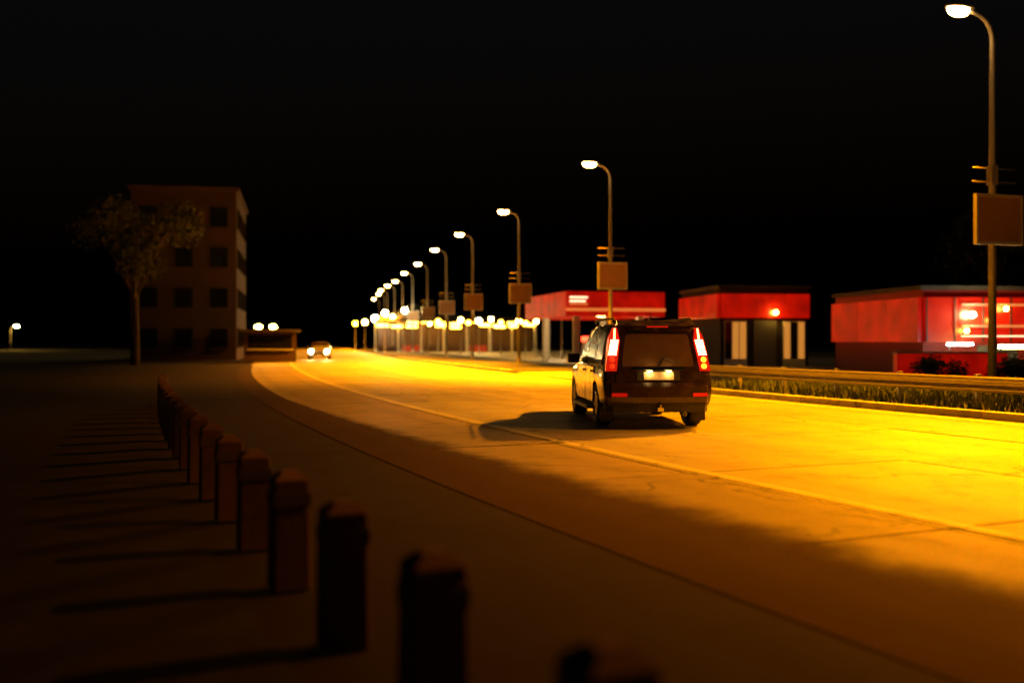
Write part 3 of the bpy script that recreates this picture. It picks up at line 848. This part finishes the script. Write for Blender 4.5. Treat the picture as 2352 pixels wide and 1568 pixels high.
# ------------------------------------------------------------------ globe post lamps far along the road
GP = 'globe post lamps far along the road'
posts = [(1290,711,84,'globe_white',.24),(1262,697,88,'globe',.2),(1192,738,96,'globe',.24),(1207,742,104,'globe_amber',.22),(1100,737,118,'globe_white',.28),(1076,741,126,'globe_amber',.26),
 (1058,735,112,'globe',.26),(1006,738,130,'globe_amber',.3),(986,742,140,'globe',.3),(956,741,150,'globe',.34),(930,713,118,'globe_white',.3),(902,728,140,'globe',.34),(884,719,126,'globe_white',.32),(862,732,140,'globe_white',.42),(838,740,160,'globe',.36),(1232,738,92,'globe',.2),(1150,740,110,'globe_amber',.24),(1128,733,122,'globe',.28),(1320,716,80,'globe_amber',.18),(816,743,170,'globe_amber',.36)]
posts.sort(key=lambda a: -a[0])
for i, (px, py, Y, mt, r) in enumerate(posts):
    q = at(px, py, Y)
    o = empty('globe_lamp', (q.x, Y, 0))
    MB().lathe([(.0,0),(.14,0),(.14,.12),(.06,.3),(.045,q.z-r-.12),(.1,q.z-r-.1),(.1,q.z-r*.9)], 10).build('post', M['pole'], o, True)
    gl = MB().lathe([(.001,q.z-r)]+[(r*math.cos(a), q.z+r*math.sin(a)) for a in (-1.2,-.8,-.4,0,.4,.8,1.2)]+[(.001,q.z+r)], 14).build('globe', M[mt], o, True)
    MB().lathe([(.001,q.z+r+.06),(.08,q.z+r+.01),(.11,q.z+r*.93)], 10).build('finial', M['trim'], gl, True)
    tag(o, 'glowing globe lamp on a post far down the road, %s from the right' % ORD[i], 'lamp', GP)

# long market shed with rows of tube lamps, where the lights run together
ms = empty('market_shed', ((860-1176)/2287*135, 135, .0), R(4))
tag(ms, 'long open market shed with rows of white tube lamps far down the road', 'shed')
MB().prism([(0,0,4.1),(22,0,4.1),(22,7,5.0),(0,7,5.0)], [(0,0,4.2),(22,0,4.2),(22,7,5.1),(0,7,5.1)]).build('roof', M['roof'], ms)
MB().box(0,22,6.8,7,0,4.9).build('back_wall', M['wall_brown'], ms)
for i in range(8):
    MB().box(3.1*i,3.1*i+.2,.1,.3,0,4.1).build('post', M['white_metal'], ms)
for i in range(11):
    for (y, z) in ((-.1,3.95),(3.2,4.2)):
        zz = z + random.uniform(-.5,.1)
        if random.random() < .2: continue
        MB().box(.3+2*i,1.75+2*i,y-.1,y+.1,zz-.2,zz+.06).build('tube_lamp', M['shed_tube'], ms)
for i in range(7):
    MB().box(.6+3.1*i,2.9+3.1*i,1.0,2.2,0,.9).build('counter', M['wall_red'] if i % 3 == 1 else M['wall_brown'], ms)

# two lamps over a kiosk at the left
ks = frame_at(560, 70, 'kiosk'); ks.rotation_euler = (0,0,phi(70))
tag(ks, 'small dark kiosk with two yellow lamps left of the road', 'kiosk')
MB().box(0,3.6,0,2.6,0,2.1).build('wall', M['wall_brown'], ks)
MB().box(-.3,3.9,-.9,2.8,2.12,2.25).build('roof', M['roof'], ks)
MB().box(.3,3.3,-.04,-.01,.9,1.9).build('hatch', M['dark_glass'], ks)
MB().box(.2,3.4,-.35,0,.82,.88).build('counter', M['white_metal'], ks)
for x in (1.0, 2.0): 
    MB().lathe([(.001,1.82),(.2,1.88),(.26,1.98),(.12,2.1),(.001,2.12)], 12, 'z', (x,-.5,.48)).build('lamp', M['globe'], ks, True)

# ------------------------------------------------------------------ dark buildings on the left
def block(name, px, Y, w, d, floors, bays, label, mat, rz, lit=()):
    b = empty(name, ((px-1176)/2287*Y, Y, 0), rz)
    H = floors*3.2+.6
    MB().box(0,w,0,d,0,H).build('wall', mat, b)
    MB().box(-.2,w+.2,-.2,d+.2,H,H+.35).build('parapet', mat, b)
    bw, bd = w/bays, d/max(2,int(d/3))
    for fl in range(floors):
        z = fl*3.2+1.0
        for i in range(bays):
            x0 = bw*i+bw*.25; x1 = bw*(i+1)-bw*.25
            f = MB().box(x0-.07,x1+.07,-.09,-.01,z-.07,z+1.57).build('window', M['wall_dark'], b)
            MB().box(x0,x1,-.105,-.092,z,z+1.5).build('pane', M['dark_glass'], f)
            MB().box(x0-.15,x1+.15,-.2,-.0,z-.17,z-.08).build('sill', mat, f)
        for i in range(max(2,int(d/3))):
            y0 = bd*i+bd*.25; y1 = bd*(i+1)-bd*.25
            f = MB().box(w+.01,w+.09,y0-.07,y1+.07,z-.07,z+1.57).build('window', M['wall_dark'], b)
            MB().box(w+.092,w+.105,y0,y1,z,z+1.5).build('pane', M['dark_glass'], f)
    return tag(b, label, 'building')
block('apartment_building', 300, 78, 8, 14, 4, 3, 'dark brown four storey building left of the bend', M['wall_brown'], R(12))
